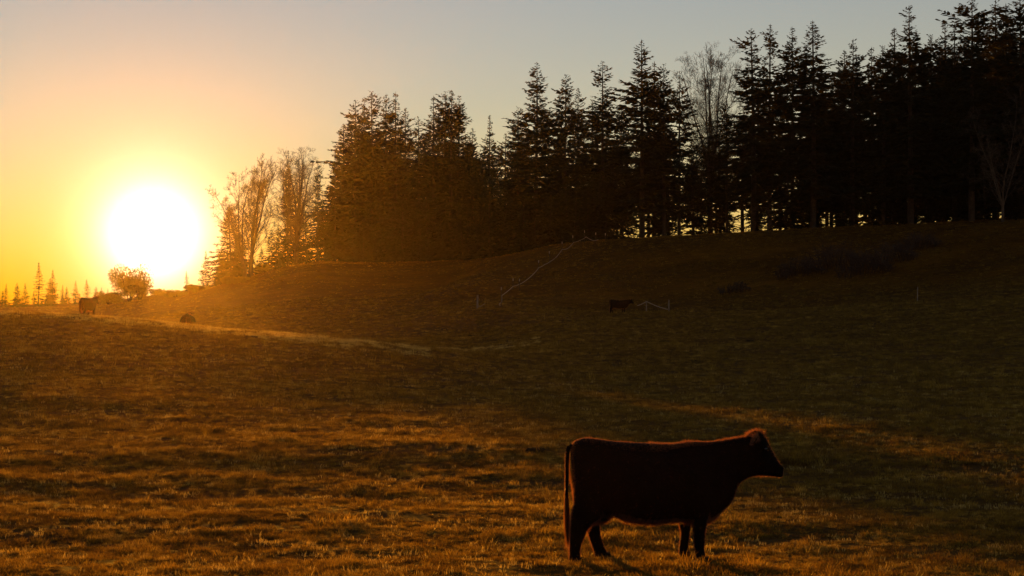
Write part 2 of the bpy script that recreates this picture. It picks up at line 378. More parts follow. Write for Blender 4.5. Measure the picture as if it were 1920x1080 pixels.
def conifer(name, px, ytop, d, kind, wid=1.0, label=None, group=None, hmin=None):
    x = px_to_x(px, d); zb = ground_z(x, d); h = row_z(ytop, d) - zb
    tm, cm, H = KIND[kind][cnt[0] % len(KIND[kind])]; cnt[0] += 1
    s = h / H
    r = empty(name, (x, d, zb), random.uniform(0, 6.28)); w = s * wid * (1.3 if kind in 'nbroc' else 1.15)
    r.scale = (w, w, s)
    for nm, me in (('trunk', tm), ('crown', cm)):
        o = bpy.data.objects.new(nm, me); COL.objects.link(o); o.parent = r
    tag(r, label, 'conifer', group); return r
# treetops on the skyline, left to right: column, row of the tip, metres behind the hill crest, kind, width
SKY = [(628, 292, 4, 'b', .8), (645, 232, 8, 'n', 1.1), (665, 188, 5, 'b', .95), (683, 182, 12, 'n', .9), (696, 172, 7, 'r', .8), (724, 176, 10, 'b', .8), (742, 172, 5, 'n', 1.0),
 (760, 202, 9, 'n', .9), (785, 219, 6, 'r', .9), (813, 180, 8, 'n', 1.0), (836, 172, 10, 'r', .9), (846, 169, 5, 'b', .9), (859, 179, 12, 'b', .9), (886, 240, 9, 'b', .85),
 (919, 216, 8, 'n', .75), (948, 250, 6, 'b', .9), (971, 202, 10, 'r', .9), (1005, 117, 6, 'b', .95), (1060, 140, 8, 'b', .9), (1084, 165, 14, 'n', .8), (1111, 187, 9, 'r', .9),
 (1130, 115, 6, 'o', .95), (1165, 200, 10, 'b', .9), (1203, 75, 5, 'b', 1.0), (1227, 115, 11, 'n', .9), (1245, 121, 7, 'r', .8), (1274, 134, 9, 'r', .75),
 (1330, 225, 12, 'o', .8), (1362, 190, 9, 'r', .8), (1410, 55, 5, 'o', 1.0), (1444, 46, 8, 'o', .85), (1485, 50, 6, 'o', .8), (1524, 39, 4, 'b', 1.05), (1560, 140, 10, 'b', .9),
 (1584, 94, 8, 'n', 1.0), (1599, 74, 5, 'r', .95), (1635, 89, 9, 'b', .8), (1655, 85, 6, 'b', .85), (1677, 53, 9, 'n', 1.0), (1706, 11, 5, 'b', 1.0), (1744, 64, 8, 'b', .9),
 (1772, 39, 10, 'n', 1.0), (1790, 44, 6, 'b', .9), (1822, -6, 4, 'b', 1.0), (1866, 0, 7, 'r', .9), (1886, 7, 11, 'n', 1.1), (1912, -14, 5, 'b', 1.0)]
CRX = [300, 475, 600, 700, 820, 900, 1000, 1100, 1300, 1600, 1920, 2500]
CRD = [232, 228, 224, 226, 214, 206, 194, 184, 178, 174, 168, 168]
def crest(px): return float(np.interp(px, CRX, CRD))
for i, (px, yt, bk, kd, wd) in enumerate(SKY):
    if px > 1160 and kd == 'b': kd = 'c'
    conifer('conifer_tree', px, yt, crest(px) + bk, kd, wd,
            'dark %s conifer, %s treetop from the left along the forest skyline' % (SHAPE[kd], ordinal(i + 1)), 'conifers on the forest skyline')
# trees beyond the right edge of the view and inside the forest
for k, px in enumerate((1945, 1985, 2030, 2080, 2130, 2190, 2250, 2310)):
    conifer('conifer_tree', px, random.uniform(-30, 20), crest(px) + 6 + (k % 3) * 4, 'b', 1.0, 'dark conifer at the forest edge just past the right side of the picture', 'conifers past the right edge')
LBL_IN = 'dark conifer deep inside the forest behind the skyline conifers'
for k in range(84):
    px = 632 + (1990 - 632) * (k + random.uniform(.1, .9)) / 84
    bk = random.uniform(14, 46); top = np.interp(px, [s[0] for s in SKY], [s[1] for s in SKY])
    lowest = np.interp(px, [630, 900, 1100, 1300, 1500, 1920], [270, 290, 250, 290, 170, 80])
    yt = max(top + random.uniform(22, 80), lowest - 30)
    kd = random.choice('bbn') if px < 1120 else (random.choice('ooo') if px < 1720 else random.choice('ccor'))
    if (930 < px < 1120 and random.random() < .35) or (1180 < px < 1500 and random.random() < .5) or (1500 < px < 1700 and random.random() < .25): continue
    conifer('conifer_tree', px, yt, crest(px) + bk, kd, random.uniform(.85, 1.05), LBL_IN, 'conifers inside the forest')
# low bushy firs that close the foot of the forest on its left half
for k in range(34):
    px = 630 + 520 * (k + random.uniform(.1, .9)) / 34
    yb = float(np.interp(px, [600, 820, 1000, 1150], [488, 487, 466, 446]))
    conifer('young_conifer_tree', px, yb - random.uniform(60, 130), crest(px) + random.uniform(0.5, 7), 's', random.uniform(1.0, 1.35),
            'low bushy conifer closing the foot of the forest left of the rope fence', 'low conifers at the forest foot')
for k in range(26):
    px = 1170 + 760 * (k + random.uniform(.1, .9)) / 26
    if px < 1500 and k % 2: continue
    yb = float(np.interp(px, [1150, 1300, 1600, 1920], [446, 438, 428, 414]))
    conifer('young_conifer_tree', px, yb - random.uniform(70, 170), crest(px) + random.uniform(3, 12), 's', random.uniform(.8, 1.25),
            'low conifer under the tall trees at the right half of the forest', 'low conifers under the right forest')
# conifers left of the forest, beside the bare trees
conifer('conifer_tree', 596, 308, 229, 'r', .62, 'thin dark conifer with a straight pole trunk between broad bare tree and forest')
conifer('conifer_tree', 540, 282, 233, 'n', .55, 'narrow dark conifer standing inside the crown of the broad bare tree')
conifer('conifer_tree', 574, 392, 226, 's', .8, 'short conifer at the right foot of the broad bare tree')
conifer('conifer_tree', 522, 420, 227, 's', .75, 'short conifer at the left foot of the broad bare tree')
conifer('conifer_tree', 430, 384, 224, 's', 1.15, 'glowing conifer in front of the leaning bare tree beside the sun')
conifer('conifer_tree', 386, 470, 226, 't', 1.0, 'little conifer with a thin tip just right of the sun')
conifer('conifer_tree', 350, 508, 230, 't', 1.25, 'stubby little conifer under the right side of the sun')
conifer('conifer_tree', 408, 500, 222, 't', 1.3, 'low conifer between the thin tipped conifer and the glowing conifer')
conifer('conifer_tree', 446, 432, 229, 's', 1.3, 'bushy conifer behind the foot of the leaning bare tree')
conifer('conifer_tree', 416, 462, 232, 's', 1.0, 'bushy conifer half hidden left behind the glowing conifer')
conifer('conifer_tree', 490, 462, 236, 's', 1.1, 'bushy conifer added to block sun in the gap right behind the upright bare tree')  # added to shut out sunlight coming through the open gap
conifer('conifer_tree', 510, 430, 234, 's', 1.1, 'small conifer on the hill shoulder left of the broad bare tree')
conifer('conifer_tree', 530, 446, 238, 's', 1.1, 'small bushy conifer added to block sun behind the left limbs of the broad bare tree')  # added to keep a stray sunlit strip off the field
conifer('conifer_tree', 556, 400, 238, 's', 1.0, 'bushy conifer directly behind the trunk of the broad bare tree')
conifer('conifer_tree', 608, 372, 236, 's', 1.1, 'bushy conifer closing the gap between pole trunk conifer and forest')
FARL = [(12, 532), (32, 530), (47, 531), (72, 492), (94, 521), (99, 506), (117, 534), (125, 537), (142, 526), (162, 524), (180, 537), (190, 539), (202, 541)]
for i, (px, yt) in enumerate(FARL):
    conifer('distant_conifer_tree', px, yt, 242 + (i * 7) % 9, 't', 1.0 if px not in (162,) else 1.3,
            'small distant conifer left of the sun, %s tip from the left edge' % ordinal(i + 1), 'distant conifers left of the sun')
for k in range(16):
    px = -150 + 400 * (k + random.random()) / 16
    conifer('distant_conifer_tree', px, 549 + random.uniform(-4, 9), 252.5 + random.uniform(0, 6), 't', 1.3,
            'low distant conifer in the row behind the small conifers left of the sun', 'low distant conifers behind')

# ------------------------------------------------------------------ bare trees
def make_bare(seed, H, stems, spread=0.5, up=0.25, twig=True, r0=0.28, fork=0.16, side=0.9, mat=None, twl=1.0):
    """stems: list of (lean x, lean y, height fraction); returns trunk and crown meshes"""
    R = random.Random(seed); tv, tf, cv, cf = [], [], [], []
    def grow(p, d, L, r, lev, V, Fc):
        n = max(3, int(L / (0.8 if lev < 2 else 0.45))); n = min(n, 12); jit = (.06, .11, .14, .16, .18)[lev]
        pts = [p.copy()]; rad = [r]; dirs = [d.copy()]
        for k in range(n):
            d = (d + Vector((R.gauss(0, jit), R.gauss(0, jit), R.gauss(0, jit * .5) + up * (.16 if lev else .03)))).normalized()
            p = p + d * (L / n); pts.append(p.copy()); dirs.append(d.copy()); rad.append(max(0.011, r * (1 - 0.82 * (k + 1) / n)))
        tube(V, Fc, pts, rad, 6 if lev == 0 else (4 if lev < 3 else 3))
        if lev >= 4: return
        nk = max(2, int({0: 14, 1: 6, 2: 5, 3: 3}[lev] * twl * (1 if lev else min(1.2, L / (H * .7)))))
        a0 = R.uniform(0, 6.283)
        for k in range(nk):
            s = (.06 + .94 * (k + R.random()) / nk) if lev == 0 else R.uniform(.2, 1.0)
            i = min(n, int(s * n)); a = a0 + k * 2.4 + R.uniform(-.5, .5); dd = dirs[i]; o = dd.orthogonal().normalized(); o2 = dd.cross(o)
            nd = (dd * R.uniform(.6, 1.0) + (o * math.cos(a) + o2 * math.sin(a)) * spread * R.uniform(.9, 1.6) + Vector((0, 0, up * .4))).normalized()
            l2 = L * R.uniform(.30, .42) * (1.15 - .65 * s) if lev == 0 else L * R.uniform(.38, .62) * (1.15 - .45 * s)
            grow(pts[i].copy(), nd, l2, max(.013, rad[i] * R.uniform(.30, .45 if lev == 0 else .6)), lev + 1, cv, cf)
    fk = H * fork
    tube(tv, tf, [Vector((0, 0, -.6)), Vector((.03, 0, fk * .5)), Vector((0, .02, fk * 1.05))], [r0 * 1.35, r0 * 1.05, r0], 8)
    for lx, ly, hf in stems:
        d = Vector((lx, ly, 1)).normalized()
        grow(Vector((lx * .1, ly * .1, fk * .8)), d, (H * hf - fk * .8), r0 * .62, 0, tv, tf)
    tm = bpy.data.meshes.new('trunk'); tm.from_pydata(tv, [], tf); cm = bpy.data.meshes.new('crown'); cm.from_pydata(cv, [], cf)
    for m_ in (tm, cm): m_.materials.append(mat or MAT_TWIG)
    return tm, cm, H
def bare(px, ytop, d, spec, label, name='bare_tree', wid=1.0, rz=0.0):
    x = px_to_x(px, d); zb = ground_z(x, d); h = row_z(ytop, d) - zb; tm, cm, H = spec; s = h / H
    r = empty(name, (x, d, zb), rz); r.scale = (s * wid, s * wid, s)
    for nm, me in (('trunk', tm), ('crown', cm)):
        o = bpy.data.objects.new(nm, me); COL.objects.link(o); o.parent = r
    tag(r, label, 'tree', 'bare deciduous trees'); return r
bare(459, 318, 220, make_bare(101, 17, [(-.16, .05, .97), (-.24, -.08, .95), (-.32, .1, .86), (-.40, 0, .70)], .62, .30, r0=.30, fork=.10), 'leafless tree leaning left towards the sun with a fan of twigs')
bare(470, 300, 222, make_bare(102, 18, [(-.01, .02, 1.0), (.05, -.05, .93), (.10, .06, .95), (.14, .1, .85)], .50, .45, r0=.34, fork=.14), 'upright leafless tree of several straight stems right of the leaning bare tree')
bare(556, 278, 227, make_bare(103, 19, [(.02, .0, .97), (.13, .1, .97), (-.13, -.1, .95), (.25, 0, .90), (-.26, .1, .90), (.1, -.25, .9)], .75, .28, r0=.40, fork=.12), 'broad rounded leafless tree left of the dark forest')
bare(1332, 100, 190, make_bare(104, 26, [(.0, .0, .98), (.08, .1, .97), (-.09, -.1, .97), (.15, 0, .95), (-.16, .1, .93), (.05, -.12, .95)], .62, .42, r0=.30, fork=.30), 'leafless rounded tree showing pale against the sky amid the conifers')
bare(1440, 388, 172, make_bare(105, 5, [(.1, 0, .95), (-.3, .1, .8), (.4, -.1, .75)], .6, .2, r0=.07, fork=.25, mat=MAT_PALETWIG, twl=.7), 'small pale leafless sapling on the hill crest before the trunks')
bare(1880, 170, 166, make_bare(106, 17, [(.02, 0, .97), (-.2, .1, .9), (.25, -.05, .85), (-.3, -.1, .7)], .65, .25, r0=.17, fork=.15, mat=MAT_PALETWIG, twl=.8), 'pale leafless tree before the dark forest near the right edge')

# leafy round bushes under the sun
def leafy(name, px, ytop, d, wpx, label, seed, n=2600):
    R = random.Random(seed); x = px_to_x(px, d); zb = ground_z(x, d); h = row_z(ytop, d) - zb; w = wpx / F * d * .5
    r = empty(name, (x, d, zb))
    tv, tf = [], []
    for k in range(5):
        a = k * 1.26 + R.uniform(-.3, .3); q = Vector((math.cos(a) * w * .4, math.sin(a) * w * .4, h * .7))
        tube(tv, tf, [Vector((math.cos(a) * .1, math.sin(a) * .1, -.4)), q * .5 + Vector((0, 0, .1)), q], [.1, .06, .02], 5)
    mesh_obj('stem', tv, tf, MAT_BARK, r)
    cv, cf = [], []; lob = [(Vector((R.uniform(-.6, .6) * w, R.uniform(-.6, .6) * w, R.uniform(.3, .78) * h)), R.uniform(.25, .45)) for _ in range(16)]
    for k in range(n):
        c, rr = R.choice(lob); v = Vector((R.gauss(0, 1), R.gauss(0, 1), R.gauss(0, 1))).normalized() * (R.random() ** .4)
        p = c + Vector((v.x * w * rr, v.y * w * rr, v.z * h * rr * .75))
        if p.z < 0.02: continue
        dv = (v + Vector((R.uniform(-.6, .6), R.uniform(-.6, .6), R.uniform(-.2, .6)))).normalized(); L = R.uniform(.16, .34); s = dv.orthogonal().normalized() * L * .3
        i = len(cv)
        for q in (p, p + dv * L * .5 + s, p + dv * L, p + dv * L * .5 - s): cv.append(tuple(q))
        cf.append((i, i + 1, i + 2, i + 3))
    mesh_obj('crown', cv, cf, MAT_LEAF, r)
    tag(r, label, 'bush'); return r
leafy('round_bush', 243, 498, 238, 88, 'big rounded bush glowing just below left of the sun', 5, 5200)
leafy('round_bush', 205, 548, 236, 60, 'low bush at the left foot of the glowing round bush', 6, 3500)
leafy('round_bush', 262, 522, 234, 70, 'medium bush against the right side of the glowing round bush', 9, 5000)
leafy('round_bush', 330, 546, 225, 60, 'low bush below the stubby little conifer', 10, 3000)
leafy('round_bush', 372, 536, 222, 56, 'low bush left of the thin tipped conifer under the sun', 12, 3000)
leafy('round_bush', 493, 494, 231, 46, 'low bush added to block sun on the hill shoulder in the gap right of the upright bare tree', 14, 2500)  # added in the open gap to narrow the sunlight passing through
leafy('round_bush', 440, 520, 216, 66, 'low bush in front of the foot of the leaning bare tree', 13, 3500)
leafy('round_bush', 296, 543, 240, 50, 'low bush right under the sun between round bush and stubby conifer', 8, 1200)

# ------------------------------------------------------------------ thickets on the bank
def thicket(px, py, wpx, hpx, label, seed, name='bramble_thicket', n=150, mat=None):
    R = random.Random(seed); d = hit_depth(px, py, 100); x = px_to_x(px, d); w = wpx / F * d * .5; h = hpx / F * d
    r = empty(name, (x, d, ground_z(x, d))); V, Fc = [], []; LV, LF = [], []
    for k in range(n):
        ax, ay = R.uniform(-w, w), R.uniform(-w * .4, w * .4)
        z0 = ground_z(x + ax, d + ay) - r.location.z
        fall = max(.3, 1 - (abs(ax) / w) ** 2); a = R.uniform(0, 6.28); L = h * fall * R.uniform(.6, 1.2)
        q1 = Vector((ax + math.cos(a) * L * .3, ay + math.sin(a) * L * .3, z0 + L * .75)); q2 = q1 + Vector((math.cos(a) * L * .5, math.sin(a) * L * .5, R.uniform(-.2, .35) * L))
        tube(V, Fc, [Vector((ax, ay, z0 - .1)), q1, q2], [.022, .016, .008], 3)
        for j in range(9):
            p = q1.lerp(q2, R.random()) if R.random() < .6 else Vector((ax, ay, z0)).lerp(q1, R.uniform(.2, 1))
            dv = Vector((R.gauss(0, 1), R.gauss(0, 1), R.gauss(.3, 1))).normalized() * R.uniform(.12, .32); s = dv.orthogonal().normalized() * R.uniform(.02, .07)
            i = len(LV)
            for v in (p, p + dv * .5 + s, p + dv, p + dv * .5 - s): LV.append(tuple(v))
            LF.append((i, i + 1, i + 2, i + 3))
    mesh_obj('stems', V, Fc, mat or MAT_BRAMBLE, r); mesh_obj('foliage', LV, LF, mat or MAT_BRAMBLE, r)
    tag(r, label, 'thicket', 'bramble thickets on the hill bank')
thicket(1500, 515, 90, 34, 'reddish bramble thicket, leftmost of the low thickets on the hill bank', 1)
thicket(1560, 500, 110, 44, 'reddish bramble thicket, second from the left on the hill bank', 2, n=190)
thicket(1620, 512, 100, 46, 'largest dark bramble thicket in the middle of the hill bank', 3, n=190)
thicket(1672, 490, 90, 36, 'dark bramble thicket, fourth from the left on the hill bank', 4)
thicket(1720, 466, 80, 28, 'dark bramble thicket, highest and rightmost on the hill bank', 5)
thicket(1380, 548, 60, 16, 'low bramble clump at the foot of the hill bank left of the thickets', 6, n=70)

# ------------------------------------------------------------------ fences and posts
def post_mesh(h, r, n=8, lean=(0, 0)):
    V, Fc = [], []
    tube(V, Fc, [Vector((0, 0, -.3)), Vector((lean[0] * .5, lean[1] * .5, h * .5)), Vector((lean[0], lean[1], h - .03)), Vector((lean[0], lean[1], h))], [r, r * .97, r * .94, r * .7], n)
    return V, Fc
fence = empty('rope_fence', (0, 0, 0))
caps = [(940, 541), (962, 524), (974, 525), (1010, 490), (1030, 473), (1054, 455), (1074, 443.5), (1096, 434), (1117, 438), (1135, 446)]
pd = []
for k, (px, py) in enumerate(caps):
    foot = py + (34 if k == 0 else 21) if k < 7 else py + 18
    d = hit_depth(px, foot, 136, 186) if k < 6 else crest(px) - 7 + (k - 6) * .6
    if d < 136.5: d = 150
    pd.append(d)
    x = px_to_x(px, d); z0 = ground_z(x, d); h = max(.9, row_z(py, d) - z0)
    V, Fc = post_mesh(h, .03, 6); o = mesh_obj('post', V, Fc, MAT_DARKPOST, fence); o.location = (x, d, z0)
    V, Fc = [], []; tube(V, Fc, [Vector((0, 0, -.16)), Vector((0, 0, -.12)), Vector((0, 0, .10)), Vector((0, 0, .14))], [.03, .05, .05, .03], 8)
    c = mesh_obj('insulator', V, Fc, MAT_ROPE, o); c.location = (0, 0, h)
ROPE = [(938, 574), (936, 569), (941, 566), (941, 554), (962, 537), (980, 530), (999, 515), (1010, 502), (1021, 496), (1032, 490), (1043, 482), (1054, 467.5), (1065, 466), (1076, 454), (1089, 450), (1099, 444), (1112, 451), (1122, 449)]
rp = []
for px, py in ROPE:
    d = float(np.interp(px, [c[0] for c in caps], pd)) - .12; x = px_to_x(px, d)
    rp.append(Vector((x, d, max(row_z(py, d), ground_z(x, d) + .06))))
V, Fc = [], []
sm = []
for k in range(len(rp) - 1):
    for j in range(4): sm.append(rp[k].lerp(rp[k + 1], j / 4) - Vector((0, 0, .05 * math.sin(math.pi * j / 4))))
sm.append(rp[-1]); tube(V, Fc, sm, [.028] * len(sm), 5)
mesh_obj('rope', V, Fc, MAT_ROPE, fence)
tag(fence, 'sagging white rope fence on thin stakes climbing the hill towards the forest', 'fence')

def lone_post(px, ytop, ybot, dref, rad, label, mat=MAT_POST, name='fence_post'):
    d = dref; x = px_to_x(px, d); z0 = ground_z(x, d); h = row_z(ytop, d) - z0
    V, Fc = post_mesh(h, rad, 8, (.03, 0)); o = mesh_obj(name, V, Fc, mat); o.location = (x, d, z0); tag(o, label, 'post'); return o
p1 = lone_post(895, 553, 577, 139, .085, 'thick weathered wooden post standing alone left of the rope fence')
V, Fc = [], []; tube(V, Fc, [Vector((0, 0, .25)), Vector((.35, .1, .22)), Vector((.75, .2, .5))], [.02] * 3, 5)
mesh_obj('loose_strand', V, Fc, MAT_ROPE, p1)
lone_post(1720, 538, 560, 128, .045, 'thin grey stake standing alone at the foot of the hill right of the thickets')
f2 = empty('rope_fence', (0, 0, 0)); dA = 139.0
tops = [(1212, 565), (1254, 562)]
for px, py in tops:
    x = px_to_x(px, dA); z0 = ground_z(x, dA); V, Fc = post_mesh(max(.6, row_z(py, dA) - z0), .06, 7); o = mesh_obj('post', V, Fc, MAT_POST, f2); o.location = (x, dA, z0)
def seg(a, b, sag):
    A, B = [Vector((px_to_x(q[0], dA - .1), dA - .1, max(row_z(q[1], dA), ground_z(px_to_x(q[0], dA), dA) + .06))) for q in (a, b)]
    pts = [A.lerp(B, j / 8) - Vector((0, 0, sag * math.sin(math.pi * j / 8))) for j in range(9)]
    V, Fc = [], []; tube(V, Fc, pts, [.034] * 9, 5); mesh_obj('rope', V, Fc, MAT_ROPE, f2)
seg((1195, 573), (1212, 565), .05); seg((1212, 565), (1252, 580), .08)
tag(f2, 'two short pale posts with a rope hanging to the ground right of the far cow', 'fence')

# ------------------------------------------------------------------ cows
ZS = 610.0
def zx(v): return (v - 700) / ZS
def zz(v): return (1042 - v) / ZS
BODY = [(188, 222, 380, .06), (196, 206, 470, .13), (212, 186, 560, .19), (245, 164, 660, .25), (300, 153, 712, .285), (400, 163, 712, .31), (500, 177, 716, .345), (600, 183, 741, .375),
 (700, 188, 762, .39), (800, 194, 768, .385), (900, 197, 757, .36), (1000, 187, 745, .325), (1080, 180, 760, .295), (1150, 181, 760, .265), (1200, 179, 742, .24),
 (1270, 172, 692, .21), (1330, 163, 640, .18), (1365, 158, 588, .165), (1400, 152, 490, .15), (1455, 143, 450, .135), (1482, 122, 438, .125), (1515, 101, 428, .13),
 (1550, 103, 424, .128), (1590, 137, 424, .118), (1625, 205, 428, .10), (1660, 272, 432, .085), (1692, 328, 437, .078), (1712, 366, 436, .068), (1722, 392, 424, .04)]
LEGS = [ # rows: photo row, left, right, y centre, half width in y
 [(450, 215, 420, -.14, .13), (600, 212, 428, -.16, .125), (700, 196, 408, -.18, .10), (760, 190, 335, -.185, .075), (800, 189, 302, -.185, .062), (850, 187, 284, -.185, .055),
  (900, 185, 262, -.185, .048), (950, 184, 252, -.185, .046), (990, 183, 252, -.185, .05), (1015, 180, 262, -.185, .058), (1042, 176, 270, -.185, .064)],
 [(450, 240, 430, .14, .13), (600, 258, 432, .16, .125), (700, 280, 416, .17, .10), (760, 297, 404, .175, .075), (800, 308, 404, .175, .06), (850, 325, 409, .175, .053),
  (900, 340, 418, .175, .048), (950, 358, 436, .175, .046), (1000, 374, 460, .175, .052), (1020, 378, 474, .175, .058), (1042, 378, 484, .175, .064)],
 [(560, 960, 1140, .13, .12), (650, 968, 1120, .14, .11), (725, 977, 1092, .145, .085), (800, 990, 1066, .145, .065), (850, 1001, 1058, .145, .056), (880, 1000, 1056, .145, .055), (930, 992, 1048, .145, .046),
  (980, 988, 1050, .145, .05), (1010, 988, 1060, .145, .058), (1042, 986, 1070, .145, .064)],
 [(560, 1030, 1210, -.13, .12), (650, 1050, 1195, -.14, .11), (740, 1062, 1160, -.15, .085), (800, 1066, 1150, -.15, .068), (850, 1069, 1144, -.15, .058), (880, 1070, 1144, -.15, .056), (930, 1077, 1138, -.15, .046),
  (980, 1080, 1146, -.15, .05), (1010, 1082, 1160, -.15, .058), (1042, 1084, 1182, -.15, .064)]]
def ring_loft(bm, rings):
    vs = [[bm.verts.new(p) for p in r] for r in rings]; n = len(rings[0])
    for a, b in zip(vs[:-1], vs[1:]):
        for i in range(n): bm.faces.new((a[i], a[(i + 1) % n], b[(i + 1) % n], b[i]))
    bm.faces.new(vs[0][::-1]); bm.faces.new(vs[-1])
def se(c, e): return math.copysign(abs(c) ** e, c)
def cow_body(lying=False):
    bm = bmesh.new(); n = 28; rings = []
    xs = np.array([b[0] for b in BODY], float); fine = np.concatenate([np.linspace(188, 300, 9), np.linspace(320, 1440, 46), np.linspace(1455, 1722, 24)])
    tp = pchip(xs, [b[1] for b in BODY], fine); bt = pchip(xs, [b[2] for b in BODY], fine); hw = pchip(xs, [b[3] for b in BODY], fine)
    drop = 0.44 if lying else 0.0
    for X, a, b, w in zip(fine, tp, bt, hw):
        cz = (zz(a) + zz(b)) / 2; hz = (zz(a) - zz(b)) / 2
        if lying: w = w * (1.28 if X < 1250 else 1)
        ring = []
        for i in range(n):
            t = 2 * math.pi * i / n; y = se(math.cos(t), .85) * w; s = math.sin(t)
            z = cz + se(s, .9) * hz
            # ridge along the spine, deep chest
            y *= (1 - .30 * max(0, s) ** 2) if X < 1450 else (1 - .12 * max(0, s) ** 2)
            ring.append((zx(X), y, z - drop))
        rings.append(ring)
    ring_loft(bm, rings)
    if not lying:
        for L in LEGS:
            R_ = np.array(L, float); fz = np.linspace(R_[0, 0], R_[-1, 0], 34); lf, rt, yc, w = [pchip(R_[:, 0], R_[:, k], fz) for k in (1, 2, 3, 4)]
            rr = []
            for Z, l, r, y, h in zip(fz, lf, rt, yc, w):
                rr.append([((zx(l) + zx(r)) / 2 + math.cos(2 * math.pi * i / 16) * ((r - l) / 2 / ZS + .008), y + math.sin(2 * math.pi * i / 16) * (h + .008), zz(Z)) for i in range(16)])
            ring_loft(bm, rr)
        # udder
        for yy in (0,):
            bmesh.ops.create_icosphere(bm, subdivisions=2, radius=1, matrix=Matrix.Translation((zx(395), 0, zz(705))) @ Matrix.Diagonal((.16, .13, .10, 1)))
    else:
        for (cx, cy, sx, sy, sz, az) in ((-.62, -.42, .34, .13, .17, .3), (-.62, .42, .34, .13, .17, -.3), (.52, -.28, .30, .10, .10, .2), (.52, .28, .30, .10, .10, -.2)):
            bmesh.ops.create_icosphere(bm, subdivisions=2, radius=1, matrix=Matrix.Translation((cx, cy, sz * .9)) @ Matrix.Rotation(az, 4, 'Z') @ Matrix.Diagonal((sx, sy, sz, 1)))
    # ears: leaf shaped, reaching out to the sides and slightly back
    for sg in (-1, 1):
        rr = []
        for s in np.linspace(0, 1, 9):
            c = Vector((zx(1512) - .05 * s, sg * (.10 + .19 * s), zz(150) - drop - .015 * s - .03 * s * s)); wd = .012 + .055 * math.sin(math.pi * min(1, .12 + s * .86)) ** .8; th = .016 * (1 - .5 * s)
            ax = Vector((.75, .0, .66)); ay = Vector((-.66, 0, .75))
            rr.append([tuple(c + ax * math.cos(q) * wd + ay * math.sin(q) * th) for q in [2 * math.pi * i / 10 for i in range(10)]])
        ring_loft(bm, rr)
    # eye ridge, muzzle pad and poll tuft
    for sg in (-1, 1):
        bmesh.ops.create_icosphere(bm, subdivisions=2, radius=1, matrix=Matrix.Translation((zx(1578), sg * .105, zz(225) - drop)) @ Matrix.Diagonal((.045, .028, .035, 1)))
        bmesh.ops.create_icosphere(bm, subdivisions=2, radius=1, matrix=Matrix.Translation((zx(1698), sg * .045, zz(372) - drop)) @ Matrix.Diagonal((.045, .04, .05, 1)))
    bmesh.ops.recalc_face_normals(bm, faces=bm.faces)
    me = bpy.data.meshes.new('cow_raw'); bm.to_mesh(me); bm.free()
    o = bpy.data.objects.new('cow_raw', me); COL.objects.link(o)
    m = o.modifiers.new('r', 'REMESH'); m.mode = 'VOXEL'; m.voxel_size = .0145; m.use_smooth_shade = True
    s = o.modifiers.new('s', 'SMOOTH'); s.factor = .5; s.iterations = 5
    dg = bpy.context.evaluated_depsgraph_get(); out = bpy.data.meshes.new_from_object(o.evaluated_get(dg))
    bpy.data.objects.remove(o); bpy.data.meshes.remove(me)
    out.materials.clear(); out.materials.append(MAT_COAT)
    out.polygons.foreach_set('use_smooth', np.ones(len(out.polygons), bool)); return out
def hair_blades(P, D, L, w, rs):
    """thin two-triangle hairs: root, direction, length, width"""
    n = len(P); sd = np.cross(D, rs.normal(size=(n, 3))); sd /= np.linalg.norm(sd, axis=1)[:, None] + 1e-9
    V = np.stack([P - sd * w[:, None], P + sd * w[:, None], P + D * L[:, None] * .6 + sd * w[:, None] * .7, P + D * L[:, None]], 1).reshape(-1, 3)
    Q = np.arange(4 * n).reshape(n, 4); return V, Q
def cow_hair(me, lying=False):
    rs = np.random.default_rng(3); nv = len(me.vertices); co = np.empty(nv * 3, np.float32); no = np.empty(nv * 3, np.float32)
    me.vertices.foreach_get('co', co); me.vertices.foreach_get('normal', no); co = co.reshape(-1, 3); no = no.reshape(-1, 3)
    pw = np.where(np.abs(no[:, 1]) > .62, .02, 1.0); idx = rs.choice(nv, 34000, p=pw / pw.sum()); P = co[idx] + no[idx] * -.003; Nn = no[idx]
    flow = np.tile(np.array([-.7, 0, -.75]), (len(P), 1)); flow[P[:, 0] > .9] = (-.9, 0, -.1)
    D = Nn * .55 + flow * .6 + rs.normal(size=P.shape) * .22; D /= np.linalg.norm(D, axis=1)[:, None]
    L = rs.uniform(.014, .03, len(P))
    belly = (P[:, 2] < .62) & (P[:, 2] > .38) & (Nn[:, 2] < -.4); L[belly] *= 2.0
    spine = (Nn[:, 2] > .75) & (P[:, 0] > .1) & (P[:, 0] < 1.25); L[spine] *= 1.35; D[spine] += Nn[spine] * .8
    poll = (P[:, 0] > zx(1470)) & (P[:, 0] < zx(1590)) & (P[:, 2] > zz(150)); L[poll] *= 2.2; D[poll] += Nn[poll] * .6
    L *= .45 + 1.3 * fbm(P[:, 0] * 7 + 5, P[:, 2] * 7 + P[:, 1] * 5, 33, 3)
    D /= np.linalg.norm(D, axis=1)[:, None]
    V, Q = hair_blades(P, D, L, np.full(len(P), .0016), rs)
    return np_mesh('coat_hair', V, Q, MAT_HAIR, False)
